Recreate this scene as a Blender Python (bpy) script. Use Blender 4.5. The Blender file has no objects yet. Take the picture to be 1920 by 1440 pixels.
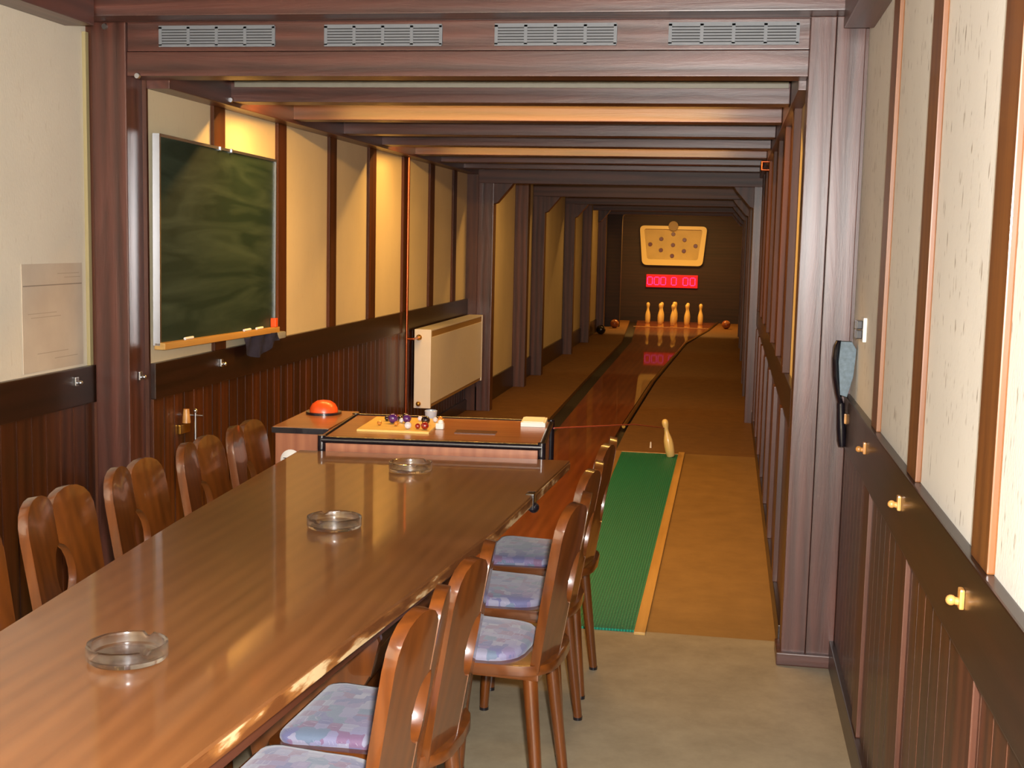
import bpy, bmesh, math, random
from mathutils import Vector, Matrix
random.seed(7)
S = bpy.context.scene
COL = S.collection
PI = math.pi

# ------------------------------------------------------------------ materials
def lin(c):
    if isinstance(c, str):
        c = c.lstrip('#'); c = [int(c[i:i+2], 16)/255 for i in (0, 2, 4)]
    return tuple((x/12.92 if x <= .04045 else ((x+.055)/1.055)**2.4) for x in c) + (1,)

class NT:
    def __init__(s, name):
        s.m = bpy.data.materials.new(name); s.m.use_nodes = True
        s.t = s.m.node_tree; s.b = s.t.nodes['Principled BSDF']; s.out = s.t.nodes['Material Output']
    def n(s, typ, **kw):
        x = s.t.nodes.new(typ)
        for k, v in kw.items():
            if k.startswith('i_'): x.inputs[k[2:].replace('_', ' ')].default_value = v
            else: setattr(x, k, v)
        return x
    def l(s, a, b): s.t.links.new(a, b)
    def set(s, **kw):
        for k, v in kw.items(): s.b.inputs[k.replace('_', ' ')].default_value = v
    def coords(s, scale=(1, 1, 1), rnd=True):
        tc = s.n('ShaderNodeTexCoord'); mp = s.n('ShaderNodeMapping'); mp.inputs['Scale'].default_value = scale
        if rnd:
            oi = s.n('ShaderNodeObjectInfo'); vm = s.n('ShaderNodeVectorMath', operation='SCALE'); cx = s.n('ShaderNodeCombineXYZ')
            for k in 'XYZ': s.l(oi.outputs['Random'], cx.inputs[k])
            vm.inputs['Scale'].default_value = 9.0
            s.l(cx.outputs[0], vm.inputs[0]); ad = s.n('ShaderNodeVectorMath', operation='ADD')
            s.l(tc.outputs['Object'], ad.inputs[0]); s.l(vm.outputs[0], ad.inputs[1]); s.l(ad.outputs[0], mp.inputs[0])
        else: s.l(tc.outputs['Object'], mp.inputs[0])
        return mp.outputs[0]
    def ramp(s, fac, stops):
        r = s.n('ShaderNodeValToRGB'); e = r.color_ramp.elements
        while len(e) > 1: e.remove(e[-1])
        e[0].position = stops[0][0]; e[0].color = stops[0][1]
        for p, c in stops[1:]: e.new(p).color = c
        s.l(fac, r.inputs[0]); return r.outputs[0]
    def bump(s, h, st, dist=.01):
        b = s.n('ShaderNodeBump'); b.inputs['Strength'].default_value = st; b.inputs['Distance'].default_value = dist
        s.l(h, b.inputs['Height']); s.l(b.outputs[0], s.b.inputs['Normal'])

def plain(name, c, rough=.5, metal=0., coat=0., spec=.5, noise=0., nscale=20):
    t = NT(name); t.set(Roughness=rough, Metallic=metal, Coat_Weight=coat, Specular_IOR_Level=spec)
    c = lin(c); t.b.inputs['Base Color'].default_value = c
    if noise:
        nz = t.n('ShaderNodeTexNoise'); nz.inputs['Scale'].default_value = nscale; nz.inputs['Detail'].default_value = 5
        t.l(t.coords(), nz.inputs['Vector'])
        t.l(t.ramp(nz.outputs[0], [(.3, tuple(x*(1-noise) for x in c[:3])+(1,)), (.7, c)]), t.b.inputs['Base Color'])
    return t.m

def wood(name, light, dark, axis, rough=.4, coat=0., bump=.25, scale=1., figure=.5, mid=None, board=None, spec=.5, crough=.12):
    """procedural timber: grain stretched along AXIS"""
    t = NT(name); a = 'xyz'.index(axis)
    sc = [14*scale]*3; sc[a] = 1.1*scale
    v = t.coords(tuple(sc))
    n1 = t.n('ShaderNodeTexNoise'); n1.inputs['Scale'].default_value = 1; n1.inputs['Detail'].default_value = 7
    n1.inputs['Roughness'].default_value = .62; n1.inputs['Distortion'].default_value = 1.2*figure
    t.l(v, n1.inputs['Vector'])
    sc2 = [5*scale]*3; sc2[a] = .55*scale
    v2 = t.coords(tuple(sc2))
    w = t.n('ShaderNodeTexWave', wave_type='RINGS', rings_direction='XYZ'['XYZ'.index(axis.upper())])
    w.inputs['Scale'].default_value = 1.4; w.inputs['Distortion'].default_value = 5*figure; w.inputs['Detail'].default_value = 3
    t.l(v2, w.inputs['Vector'])
    mx = t.n('ShaderNodeMath', operation='MULTIPLY_ADD'); mx.inputs[1].default_value = .3*figure
    t.l(w.outputs['Fac'], mx.inputs[0]); 
    m2 = t.n('ShaderNodeMath', operation='MULTIPLY'); m2.inputs[1].default_value = 1-.3*figure
    t.l(n1.outputs[0], m2.inputs[0]); t.l(m2.outputs[0], mx.inputs[2])
    L, D = lin(light), lin(dark)
    col = t.ramp(mx.outputs[0], [(.28, D), (.72, L)])
    if board:
        ax, wd = board
        tc = t.n('ShaderNodeTexCoord'); sp = t.n('ShaderNodeSeparateXYZ'); t.l(tc.outputs['Object'], sp.inputs[0])
        dv = t.n('ShaderNodeMath', operation='DIVIDE'); dv.inputs[1].default_value = wd; t.l(sp.outputs[ax.upper()], dv.inputs[0])
        fl = t.n('ShaderNodeMath', operation='FLOOR'); t.l(dv.outputs[0], fl.inputs[0])
        wn = t.n('ShaderNodeTexWhiteNoise', noise_dimensions='1D'); t.l(fl.outputs[0], wn.inputs['W'])
        mr = t.n('ShaderNodeMapRange'); mr.inputs['To Min'].default_value = .55; mr.inputs['To Max'].default_value = 1.25
        t.l(wn.outputs['Value'], mr.inputs['Value'])
        vm = t.n('ShaderNodeVectorMath', operation='SCALE'); t.l(col, vm.inputs[0]); t.l(mr.outputs[0], vm.inputs['Scale'])
        col = vm.outputs[0]
    t.l(col, t.b.inputs['Base Color'])
    t.set(Roughness=rough, Coat_Weight=coat, Coat_Roughness=crough, Specular_IOR_Level=spec)
    if bump: t.bump(mx.outputs[0], bump, .006)
    return t.m

M = {}
# dark stained timber frame, three grain directions
for ax in 'xyz':
    M['beam_'+ax] = wood('beam_'+ax, '#5c3226', '#30160d', ax, rough=.42, bump=.6, figure=.6, coat=.4, crough=.3, scale=1.1)
    M['chair_'+ax] = wood('chair_'+ax, '#66350f', '#48240a', ax, rough=.3, coat=.8, crough=.08, bump=.04, scale=1.6, figure=.5)
    M['alley_'+ax] = wood('alley_timber_'+ax, '#5c3526', '#321810', ax, rough=.5, bump=.3, figure=.9, coat=.15, crough=.4)
    M['lathedark_'+ax] = wood('dark_strip_'+ax, '#5d3420', '#36190c', ax, rough=.4, bump=.15)
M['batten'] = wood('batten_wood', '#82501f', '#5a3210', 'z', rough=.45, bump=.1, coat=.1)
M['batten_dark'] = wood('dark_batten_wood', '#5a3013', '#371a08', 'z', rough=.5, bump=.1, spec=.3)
M['wainscot_z'] = wood('wainscot_boards', '#54290f', '#291006', 'z', rough=.38, bump=.2, coat=.2, board=('y', .1))
M['rail'] = wood('rail_wood', '#2e160b', '#180b05', 'y', rough=.38, bump=.15, coat=.2)
M['table'] = wood('table_veneer', '#80522c', '#6f4524', 'y', rough=.3, coat=.65, crough=.05, bump=.03, scale=1.3, figure=.8)
M['desk'] = wood('desk_veneer', '#a0673a', '#845026', 'x', rough=.3, coat=.3, bump=.03, scale=1.5)
M['desk_front'] = wood('desk_front_veneer', '#a86c4a', '#885036', 'z', rough=.35, coat=.2, bump=.03, scale=1.5)
M['lane'] = wood('lane_wood', '#7a4220', '#5c2c10', 'y', rough=.5, coat=.3, spec=.2, crough=.03, bump=.0, scale=1.0, figure=.4)
M['pin'] = wood('pin_wood', '#e8cf8c', '#d2b46a', 'z', rough=.3, coat=.4, bump=.0, figure=.2)
M['peg'] = wood('peg_wood', '#d29a55', '#a06a30', 'x', rough=.35, coat=.3, bump=.02)
M['tray_wood'] = wood('tray_wood', '#c9a05c', '#a97f3f', 'y', rough=.4, bump=.05)

def wallpaper(name, c, fleck, famt, rough=.6):
    t = NT(name)
    v = t.coords((75, 75, 17), rnd=False)
    n = t.n('ShaderNodeTexNoise'); n.inputs['Scale'].default_value = 1.; n.inputs['Detail'].default_value = 3; t.l(v, n.inputs['Vector'])
    f = t.ramp(n.outputs[0], [(.635, (0, 0, 0, 1)), (.72, (famt,)*3+(1,))])
    v2 = t.coords((2.2, 2.2, 1.6), rnd=False)
    n2 = t.n('ShaderNodeTexNoise'); n2.inputs['Scale'].default_value = 1.; n2.inputs['Detail'].default_value = 5; t.l(v2, n2.inputs['Vector'])
    c0 = lin(c); base = t.ramp(n2.outputs[0], [(.3, tuple(x*.88 for x in c0[:3])+(1,)), (.7, c0)])
    mx = t.n('ShaderNodeMix', data_type='RGBA'); t.l(f, mx.inputs['Factor']); t.l(base, mx.inputs['A']); mx.inputs['B'].default_value = lin(fleck)
    t.l(mx.outputs['Result'], t.b.inputs['Base Color']); t.set(Roughness=rough, Specular_IOR_Level=.3)
    v3 = t.coords((160, 160, 60), rnd=False); n3 = t.n('ShaderNodeTexNoise'); n3.inputs['Scale'].default_value = 1.; t.l(v3, n3.inputs['Vector'])
    t.bump(n3.outputs[0], .15, .004)
    return t.m
M['wallpaper'] = wallpaper('cream_textile_wallpaper', '#ece8dc', '#7d6c50', .8)
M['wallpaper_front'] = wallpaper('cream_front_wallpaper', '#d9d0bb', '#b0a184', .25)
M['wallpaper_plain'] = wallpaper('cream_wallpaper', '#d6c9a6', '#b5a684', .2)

def floor_mat(name, c1, c2, rough, scale=6, spec=.4):
    t = NT(name); v = t.coords((1, 1, 1), rnd=False)
    n = t.n('ShaderNodeTexNoise'); n.inputs['Scale'].default_value = scale; n.inputs['Detail'].default_value = 9; n.inputs['Roughness'].default_value = .7; t.l(v, n.inputs['Vector'])
    t.l(t.ramp(n.outputs[0], [(.3, lin(c1)), (.7, lin(c2))]), t.b.inputs['Base Color'])
    t.set(Roughness=rough, Specular_IOR_Level=spec)
    n3 = t.n('ShaderNodeTexNoise'); n3.inputs['Scale'].default_value = 220; t.l(v, n3.inputs['Vector']); t.bump(n3.outputs[0], .1, .002)
    return t.m
M['vinyl'] = floor_mat('grey_tan_floor_covering', '#857a64', '#a0947a', .5)
M['approach'] = floor_mat('warm_lit_approach_covering', '#7f6136', '#947343', .5)  # front-room covering again, the lamps' warm glow put into its colour
M['alley_carpet'] = floor_mat('brown_alley_carpet', '#66441f', '#7a562c', .62, 9)
M['ceiling'] = wood('dark_ceiling_boards', '#4a2a20', '#2a1510', 'x', rough=.5, bump=.2)

M['black'] = plain('black_edge', '#141016', .25, coat=.5)
M['black_soft'] = plain('black_gutter', '#1c1410', .6)
M['steel'] = plain('brushed_aluminium', '#c9ccd0', .3, 1.)
M['white'] = plain('white_paper', '#e6e1d6', .5, noise=.05)
M['cream_board'] = plain('cream_board', '#e3bd63', .45, noise=.08)
M['radiator'] = plain('cream_enamel', '#e4e2da', .35, coat=.2, noise=.03)
M['grille'] = plain('ochre_grille', '#9a7a48', .5)  # flat ochre, darker than the radiator enamel
M['copper'] = plain('copper', '#b5603a', .3, 1.)
M['brass'] = plain('brass', '#c99a45', .3, 1.)
M['vent'] = plain('grey_vent_plastic', '#707478', .5, noise=.08)
M['vent_dark'] = plain('vent_opening', '#2b2b2c', .7)
M['orange'] = plain('orange_plastic', '#f0561c', .35, coat=.3)
M['chalk'] = plain('chalk', '#efece4', .8)
M['bluecloth'] = plain('blue_cloth', '#33385c', .85, noise=.4, nscale=30)
M['greycloth'] = plain('grey_cloth', '#8d8f8a', .85, noise=.2, nscale=30)
M['bristle'] = plain('grey_bristles', '#6d7f8a', .7, noise=.35, nscale=70)
M['bead_purple'] = plain('purple_glass', '#4a1f5c', .06, coat=1.)
M['bead_dark'] = plain('dark_glass', '#1d1014', .06, coat=1.)
M['bead_red'] = plain('red_glass', '#8a1c14', .06, coat=1.)
M['bead_amber'] = plain('amber_glass', '#c07a2c', .06, coat=1.)
M['bead_clear'] = plain('pearl_glass', '#d8d0d0', .06, coat=1.)
M['frost'] = plain('frosted_plastic', '#a9b0b8', .3, coat=.3)
M['ball'] = plain('brown_ball', '#8c4a22', .25, coat=.6)
M['ball_dark'] = plain('dark_ball', '#17100f', .25, coat=.6)
M['pit'] = wood('pit_panel', '#321b10', '#1a0c06', 'x', rough=.6, bump=.1)

def glass():
    t = NT('clear_glass'); t.set(Coat_Weight=1., Coat_Roughness=.16, Roughness=.03, Transmission_Weight=1., IOR=1.47); t.b.inputs['Base Color'].default_value = (.98, 1, .99, 1)
    tr = t.n('ShaderNodeBsdfTransparent'); tr.inputs[0].default_value = (.96, .97, .96, 1); mx = t.n('ShaderNodeMixShader'); mx.inputs[0].default_value = .8
    t.l(tr.outputs[0], mx.inputs[1]); t.l(t.b.outputs[0], mx.inputs[2]); t.l(mx.outputs[0], t.out.inputs['Surface'])
    return t.m
M['glass'] = glass()

def emis(name, c, st, base='#200000'):
    t = NT(name); t.b.inputs['Base Color'].default_value = lin(base); t.b.inputs['Emission Color'].default_value = lin(c); t.b.inputs['Emission Strength'].default_value = st
    return t.m
M['led'] = emis('red_display', '#f20414', 1.0)
M['digit'] = emis('pink_digit', '#ff3c98', 1.2)

def chalkboard():
    t = NT('green_chalkboard'); v = t.coords((6, 1.2, 9), rnd=False)
    n = t.n('ShaderNodeTexNoise'); n.inputs['Scale'].default_value = 1.; n.inputs['Detail'].default_value = 7; n.inputs['Distortion'].default_value = 1.2; t.l(v, n.inputs['Vector'])
    t.l(t.ramp(n.outputs[0], [(.42, lin('#162a20')), (.72, lin('#38483a')), (.95, lin('#5b6450'))]), t.b.inputs['Base Color'])
    t.set(Roughness=.55, Specular_IOR_Level=.3); return t.m
M['chalkboard'] = chalkboard()

def mat_green():
    t = NT('green_ribbed_rubber'); v = t.coords((1, 1, 1), rnd=False)
    w = t.n('ShaderNodeTexWave', wave_type='BANDS', bands_direction='X'); w.inputs['Scale'].default_value = 26; w.inputs['Distortion'].default_value = .6; w.inputs['Detail'].default_value = 1; t.l(v, w.inputs['Vector'])
    w2 = t.n('ShaderNodeTexWave', wave_type='BANDS', bands_direction='Y'); w2.inputs['Scale'].default_value = 16; t.l(v, w2.inputs['Vector'])
    mm = t.n('ShaderNodeMath', operation='MULTIPLY'); t.l(w.outputs['Fac'], mm.inputs[0]); t.l(w2.outputs['Fac'], mm.inputs[1])
    t.l(t.ramp(mm.outputs[0], [(.0, lin('#0c5f4c')), (.8, lin('#199070'))]), t.b.inputs['Base Color'])
    t.bump(mm.outputs[0], .6, .006); t.set(Roughness=.5); return t.m
M['mat'] = mat_green()

def upholstery():
    t = NT('violet_patterned_upholstery'); v = t.coords((1, 1, 1), rnd=True)
    vo = t.n('ShaderNodeTexVoronoi', distance='CHEBYCHEV'); vo.inputs['Scale'].default_value = 32; vo.inputs['Randomness'].default_value = .75; t.l(v, vo.inputs['Vector'])
    sp = t.n('ShaderNodeSeparateColor'); t.l(vo.outputs['Color'], sp.inputs[0])
    c = t.ramp(sp.outputs[0], [(0., lin('#53547a')), (.2, lin('#706e8a')), (.38, lin('#684d6a')), (.52, lin('#7a798c')), (.68, lin('#546378')), (.84, lin('#695f80'))])
    t.t.nodes[-1].color_ramp.interpolation = 'CONSTANT'
    ds = t.n('ShaderNodeMath', operation='MULTIPLY'); ds.inputs[1].default_value = 5.; t.l(vo.outputs['Distance'], ds.inputs[0])
    sn = t.n('ShaderNodeMath', operation='PINGPONG'); sn.inputs[1].default_value = 1.; ds2 = t.n('ShaderNodeMath', operation='MULTIPLY'); ds2.inputs[1].default_value = 70; t.l(vo.outputs['Distance'], ds2.inputs[0]); t.l(ds2.outputs[0], sn.inputs[0])
    rg = t.ramp(sn.outputs[0], [(.75, (0, 0, 0, 1)), (.95, (.35,)*3+(1,))])
    mx = t.n('ShaderNodeMix', data_type='RGBA'); t.l(rg, mx.inputs['Factor']); t.l(c, mx.inputs['A']); mx.inputs['B'].default_value = lin('#a5a2ad')
    n = t.n('ShaderNodeTexNoise'); n.inputs['Scale'].default_value = 300; t.l(v, n.inputs['Vector']); t.bump(n.outputs[0], .2, .002)
    t.l(mx.outputs['Result'], t.b.inputs['Base Color']); t.set(Roughness=.75, Sheen_Weight=.3); return t.m
M['cushion'] = upholstery()

def edge_band():
    t = NT('worn_table_edge'); v = t.coords((4, 6, 30), rnd=False)
    n = t.n('ShaderNodeTexNoise'); n.inputs['Scale'].default_value = 1.; n.inputs['Detail'].default_value = 6; t.l(v, n.inputs['Vector'])
    t.l(t.ramp(n.outputs[0], [(.44, lin('#5f3616')), (.54, lin('#8a5a2c')), (.60, lin('#cdb083'))]), t.b.inputs['Base Color'])
    t.set(Roughness=.45); t.bump(n.outputs[0], .3, .004); return t.m
M['edge'] = edge_band()

def notice_mat():
    t = NT('printed_notice'); v = t.coords((1, 1, 1), rnd=False)
    n = t.n('ShaderNodeTexNoise'); n.inputs['Scale'].default_value = 5; n.inputs['Detail'].default_value = 5; t.l(v, n.inputs['Vector'])
    t.l(t.ramp(n.outputs[0], [(.3, lin('#b5a692')), (.7, lin('#c6b8a2'))]), t.b.inputs['Base Color']); t.set(Roughness=.6); return t.m
M['notice'] = notice_mat()
M['ink'] = plain('grey_print', '#857868', .7)

# ------------------------------------------------------------------ mesh helpers
def BM(): return bmesh.new()
def box(bm, x0, x1, y0, y1, z0, z1, bev=0.):
    r = bmesh.ops.create_cube(bm, size=1.0); vs = r['verts']
    for v in vs: v.co = Vector(((x0+x1)/2+v.co.x*(x1-x0), (y0+y1)/2+v.co.y*(y1-y0), (z0+z1)/2+v.co.z*(z1-z0)))
    if bev:
        es = list({e for v in vs for e in v.link_edges})
        bmesh.ops.bevel(bm, geom=es, offset=bev, segments=2, affect='EDGES', profile=.7)
    return bm
def prism(bm, pts, z0, z1, bev=0., M4=None):
    """extrude polygon pts (x,y) from z0 to z1; M4 maps the result"""
    n = len(pts)
    lo = [bm.verts.new((p[0], p[1], z0)) for p in pts]; hi = [bm.verts.new((p[0], p[1], z1)) for p in pts]
    fs = [bm.faces.new(lo[::-1]), bm.faces.new(hi)]
    for i in range(n): bm.faces.new((lo[i], lo[(i+1) % n], hi[(i+1) % n], hi[i]))
    if bev:
        es = [e for f in fs for e in f.edges]
        r = bmesh.ops.bevel(bm, geom=es, offset=bev, segments=2, affect='EDGES', profile=.7, clamp_overlap=True)
    if M4 is not None:
        for v in {v for v in bm.verts if v.tag is False}: pass
        bmesh.ops.transform(bm, matrix=M4, verts=bm.verts)
    return bm
def tube(bm, a, b, r0, r1=None, seg=16, cap=True):
    a, b = Vector(a), Vector(b); d = b-a; r1 = r0 if r1 is None else r1
    q = d.to_track_quat('Z', 'Y').to_matrix().to_4x4()
    bmesh.ops.create_cone(bm, cap_ends=cap, segments=seg, radius1=r0, radius2=r1, depth=d.length, matrix=Matrix.Translation((a+b)/2) @ q)
    return bm
def pipe(bm, pts, r, seg=10):
    for i in range(len(pts)-1): tube(bm, pts[i], pts[i+1], r, seg=seg)
    for p in pts[1:-1]: bmesh.ops.create_uvsphere(bm, u_segments=seg, v_segments=8, radius=r, matrix=Matrix.Translation(p))
    return bm
def lathe(bm, prof, seg=32, z0=0., cx=0., cy=0.):
    rings = []
    for r, z in prof:
        if r < 1e-5: rings.append([bm.verts.new((cx, cy, z0+z))])
        else: rings.append([bm.verts.new((cx+r*math.cos(2*PI*i/seg), cy+r*math.sin(2*PI*i/seg), z0+z)) for i in range(seg)])
    for A, B in zip(rings, rings[1:]):
        for i in range(seg):
            j = (i+1) % seg
            if len(A) == 1 and len(B) == 1: continue
            if len(A) == 1: bm.faces.new((A[0], B[i], B[j])) if True else 0
            elif len(B) == 1: bm.faces.new((A[i], A[j], B[0]))
            else: bm.faces.new((A[i], A[j], B[j], B[i]))
    return bm
def ball(bm, c, r, sz=1., seg=20):
    bmesh.ops.create_uvsphere(bm, u_segments=seg, v_segments=12, radius=r, matrix=Matrix.Translation(c) @ Matrix.Diagonal((1, 1, sz, 1)))
    return bm
def obj(name, bm, m, parent=None, smooth=None, loc=None):
    bmesh.ops.recalc_face_normals(bm, faces=bm.faces)
    me = bpy.data.meshes.new(name); bm.to_mesh(me); bm.free()
    if smooth is not None:
        for p in me.polygons: p.use_smooth = True
        try: me.set_sharp_from_angle(angle=math.radians(smooth))
        except Exception: pass
    o = bpy.data.objects.new(name, me); COL.objects.link(o)
    if m is not None: me.materials.append(M[m] if isinstance(m, str) else m)
    if parent is not None: o.parent = parent
    if loc is not None: o.location = loc
    return o
def tag(o, label, cat, group=None, kind=None):
    o['label'] = label; o['category'] = cat
    if group: o['group'] = group
    if kind: o['kind'] = kind
    return o
def thing(name, label, cat, loc=(0, 0, 0), rz=0., group=None, kind=None):
    o = bpy.data.objects.new(name, None); COL.objects.link(o); o.location = loc; o.rotation_euler = (0, 0, rz)
    o.empty_display_size = .1
    return tag(o, label, cat, group, kind)
def dup(root, loc, rz, label):
    r = root.copy(); COL.objects.link(r); r.location = loc; r.rotation_euler = (0, 0, rz); r['label'] = label
    for ch in list(root.children):
        c = ch.copy(); COL.objects.link(c); c.parent = r
        for g in list(ch.children):
            d = g.copy(); COL.objects.link(d); d.parent = c
    return r
def wbox(name, m, x0, x1, y0, y1, z0, z1, bev=0., parent=None, off=None):
    """a box whose origin sits at its own centre (or in the parent's frame)"""
    if parent is not None: return obj(name, box(BM(), x0, x1, y0, y1, z0, z1, bev), m, parent)
    c = ((x0+x1)/2, (y0+y1)/2, (z0+z1)/2)
    return obj(name, box(BM(), x0-c[0], x1-c[0], y0-c[1], y1-c[1], z0-c[2], z1-c[2], bev), m, None, loc=c)
def struct(o, label, cat): return tag(o, label, cat, kind='structure')

# ------------------------------------------------------------------ room constants
XL, XR = -2.52, .45          # front room side walls
XI, XJ = -2.33, .27          # inner (bowling) room side walls
YF = 4.67                    # timber frame between the two rooms
YB = -1.9                    # wall behind the camera
YA = 11.05                   # first alley portal
XA, XBR = -2.23, .30         # alley walls
YE = 25.3                    # end wall

# ---- floors
struct(wbox('floor', 'vinyl', XL-.1, XR+.1, YB-.1, 4.90, -.08, 0.), 'grey-tan floor covering of the front room beside the chairs', 'floor')
# lane outline
LY = [5.25, 9.25, 10.4, 14., 19.5, 22.6, 24.9]
LL = [-1.30, -1.33, -1.345, -1.40, -1.46, -1.63, -1.76]
LR = [-.80, -.84, -.85, -.82, -.66, -.37, -.22]
GL, GR = .15, .06
def strip(pl, pr, ys, z0, z1):
    bm = BM()
    pts = [(x, y) for x, y in zip(pr, ys)] + [(x, y) for x, y in reversed(list(zip(pl, ys)))]
    return prism(bm, pts, z0, z1)
yy = LY
fa = obj('floor', prism(BM(), [(XI-.1, 4.90), (XJ+.25, 4.90), (XJ+.25, 9.25)] + [(XJ-.27+0*0-.9+.06, 9.25)] + [(-1.33-GL, 9.25), (XI-.1, 9.25)], -.08, -.0005), 'approach')
struct(fa, 'approach floor with warm light painted into its tan, either side of the green mat', 'floor')
il = [i for i in range(1, len(LY))]
fl = obj('floor', strip([XI-.1]*6, [LL[i]-GL for i in il], [LY[i] for i in il], -.08, 0.), 'alley_carpet'); struct(fl, 'brown carpet left of the bowling lane', 'floor')
fr = obj('floor', strip([LR[i]+GR for i in il], [XJ+.25]*6, [LY[i] for i in il], -.08, 0.), 'alley_carpet'); struct(fr, 'brown carpet right of the bowling lane', 'floor')
pitf = wbox('floor', 'black_soft', XA-.1, XBR+.1, 24.9, YE+.1, -.3, -.12); struct(pitf, 'dark pit floor behind the pins', 'floor')
lane = thing('bowling_lane', 'reddish-brown polished bowling lane widening towards the pins', 'bowling lane', (-1.08, 9.3, 0))
def loc_strip(l, r, ys, z0, z1): return strip([x+1.08 for x in l], [x+1.08 for x in r], [y-9.3 for y in ys], z0, z1)
obj('lane_bed', loc_strip(LL[0:], LR[0:], LY, -.06, .004), 'lane', lane)
obj('gutter', loc_strip([x-GL for x in LL[1:]], LL[1:], LY[1:], -.07, -.035), 'black_soft', lane)
obj('gutter', loc_strip(LR[1:], [x+GR for x in LR[1:]], LY[1:], -.07, -.03), 'black_soft', lane)
bm = BM()
for i in range(2, len(LY)-2+1):
    tube(bm, (LR[i]+.03+1.08, LY[i]-9.3, .012), (LR[i+1]+.03+1.08, LY[i+1]-9.3, .012), .016, seg=8)
obj('guide_rail', bm, 'brass', lane, 30)
bm = BM(); box(bm, -1.70+1.08, -.32+1.08, 23.05-9.3, 23.12-9.3, .004, .012)
obj('deck_edge', bm, 'tray_wood', lane)
obj('pin_deck', loc_strip([-1.63, -1.76], [-.37, -.22], [23.12, 24.88], .004, .008), wood('pin_deck_wood', '#a8582a', '#7c3b18', 'x', rough=.18, coat=.6, bump=0.), lane)

# ---- mat with border strips
mt = thing('rubber_mat', 'green ribbed rubber mat on the approach floor beside the lane', 'mat', (-.53, 7.05, 0))
obj('ribbed_surface', prism(BM(), [(-.125, -2.17), (.215, -2.17), (.215, 2.10), (-.20, 2.10)], 0, .010, .002), 'mat', mt)
obj('border_strip', box(BM(), .215, .26, -2.20, 2.20, 0, .012, .002), 'tray_wood', mt)
obj('border_strip', box(BM(), -.20, .215, 2.10, 2.125, 0, .012, .002), 'tray_wood', mt)

# ---- front room shell
def wainscot(bm, side, x, y0, y1, z0, z1, w=.1, dx=.012):
    y = math.floor(y0/w)*w
    while y < y1:
        a, b = max(y+.003, y0), min(y+w-.003, y1)
        if b-a > .01: box(bm, min(x, x+side*dx), max(x, x+side*dx), a, b, z0, z1, .0025)
        y += w
    box(bm, min(x, x+side*.004), max(x, x+side*.004), y0, y1, z0, z1)
    return bm
def wall(name, label, x, side, y0, y1, ztop, zr0, zr1, battens, paper, bw=.065, bd=.028, base=.1, bat_low=True, bat='batten'):
    """side=+1: the wall's visible face looks towards +x"""
    o = wbox(name, paper, min(x, x-side*.1), max(x, x-side*.1), y0, y1, 0, ztop); struct(o, label, 'wall')
    ox, oy, oz = o.location
    def ch(nm, bm, m, sm=None):
        bmesh.ops.translate(bm, verts=bm.verts, vec=(-ox, -oy, -oz)); return obj(nm, bm, m, o, sm)
    ch('wainscot', wainscot(BM(), side, x, y0, y1, 0, zr0), 'wainscot_z')
    if zr1 > zr0: ch('chair_rail', box(BM(), min(x, x+side*.024), max(x, x+side*.024), y0, y1, zr0, zr1, .004), 'rail')
    for (a, b) in battens:
        ch('batten', box(BM(), min(x, x+side*bd), max(x, x+side*bd), a, b, zr1, ztop, .003), bat)
        if bat_low: ch('lower_batten', box(BM(), min(x, x+side*max(bd, .023)), max(x, x+side*max(bd, .023)), a, b, base, zr0, .003), 'lathedark_z')
    ch('baseboard', box(BM(), min(x, x+side*.03), max(x, x+side*.03), y0, y1, 0, base, .004), 'rail')
    return o
wl = wall('wall_left', 'cream left wall of the front room above dark wainscot', XL, 1, YB, YF, 2.5, .86, 1.01, [(2.9, 3.03), (2.05, 2.18)], 'wallpaper_front')
wr = wall('wall_right', 'cream flecked right wall with brown battens and dark wainscot', XR, -1, YB, YF, 2.5, .84, 1.02,
          [(3.71, 3.84), (2.93, 3.07), (2.115, 2.255), (1.30, 1.44), (.48, .62)], 'wallpaper', bd=.0135)
bkw = wbox('wall_back', 'wallpaper_plain', XL-.1, XR+.1, YB-.1, YB, 0, 2.5); struct(bkw, 'cream wall behind the viewer', 'wall')
ce = wbox('ceiling', 'ceiling', XL-.1, XR+.1, YB-.1, YF, 2.5, 2.58); struct(ce, 'dark timber ceiling of the front room', 'ceiling')
def trim(name, m, a, label, cat='trim', bev=.004): return struct(wbox(name, m, *a, bev), label, cat)
trim('trim_1', 'beam_y', (XL, XL+.12, YB, YF-.16, 2.315, 2.5), 'dark timber plate along the top of the left wall')
trim('trim_2', 'beam_y', (XR-.1, XR, YB, YF-.16, 2.29, 2.5), 'dark timber plate along the top of the right wall')
trim('trim_3', 'beam_x', (XL, XR, YF-.15, YF-.02, 2.352, 2.5), 'large dark beam across the top of the photo', 'beam')
# ---- the timber frame between the rooms
trim('trim_4', 'beam_x', (-2.345, .247, YF-.005, YF+.12, 2.243, 2.352), 'dark header board carrying four grey vents', 'beam', .003)
trim('trim_5', 'beam_x', (-2.345, .247, YF-.012, YF+.12, 2.148, 2.240), 'dark beam directly below the vent board', 'beam', .003)
lp = struct(wbox('post_left', 'beam_z', -2.490, -2.345, YF-.02, YF+.13, 0, 2.352, .005), 'dark timber post at the left end of the frame', 'post')
struct(wbox('wall_left', 'lathedark_z', XL, -2.490, YF-.005, YF+.12, 0, 2.352), 'dark strip between left frame post and wall', 'trim')
struct(wbox('wall_left', 'lathedark_z', -2.40, -2.328, YF+.115, YF+.131, 0, 2.225), 'dark cover strip behind the left frame post', 'trim')
trim('trim_9', plain('olive_edge_strip', '#a0936a', .5), (XL, XL+.015, 4.635, 4.66, 1.01, 2.315), 'narrow olive strip at the end of the front left wall', bev=.002)
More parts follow.
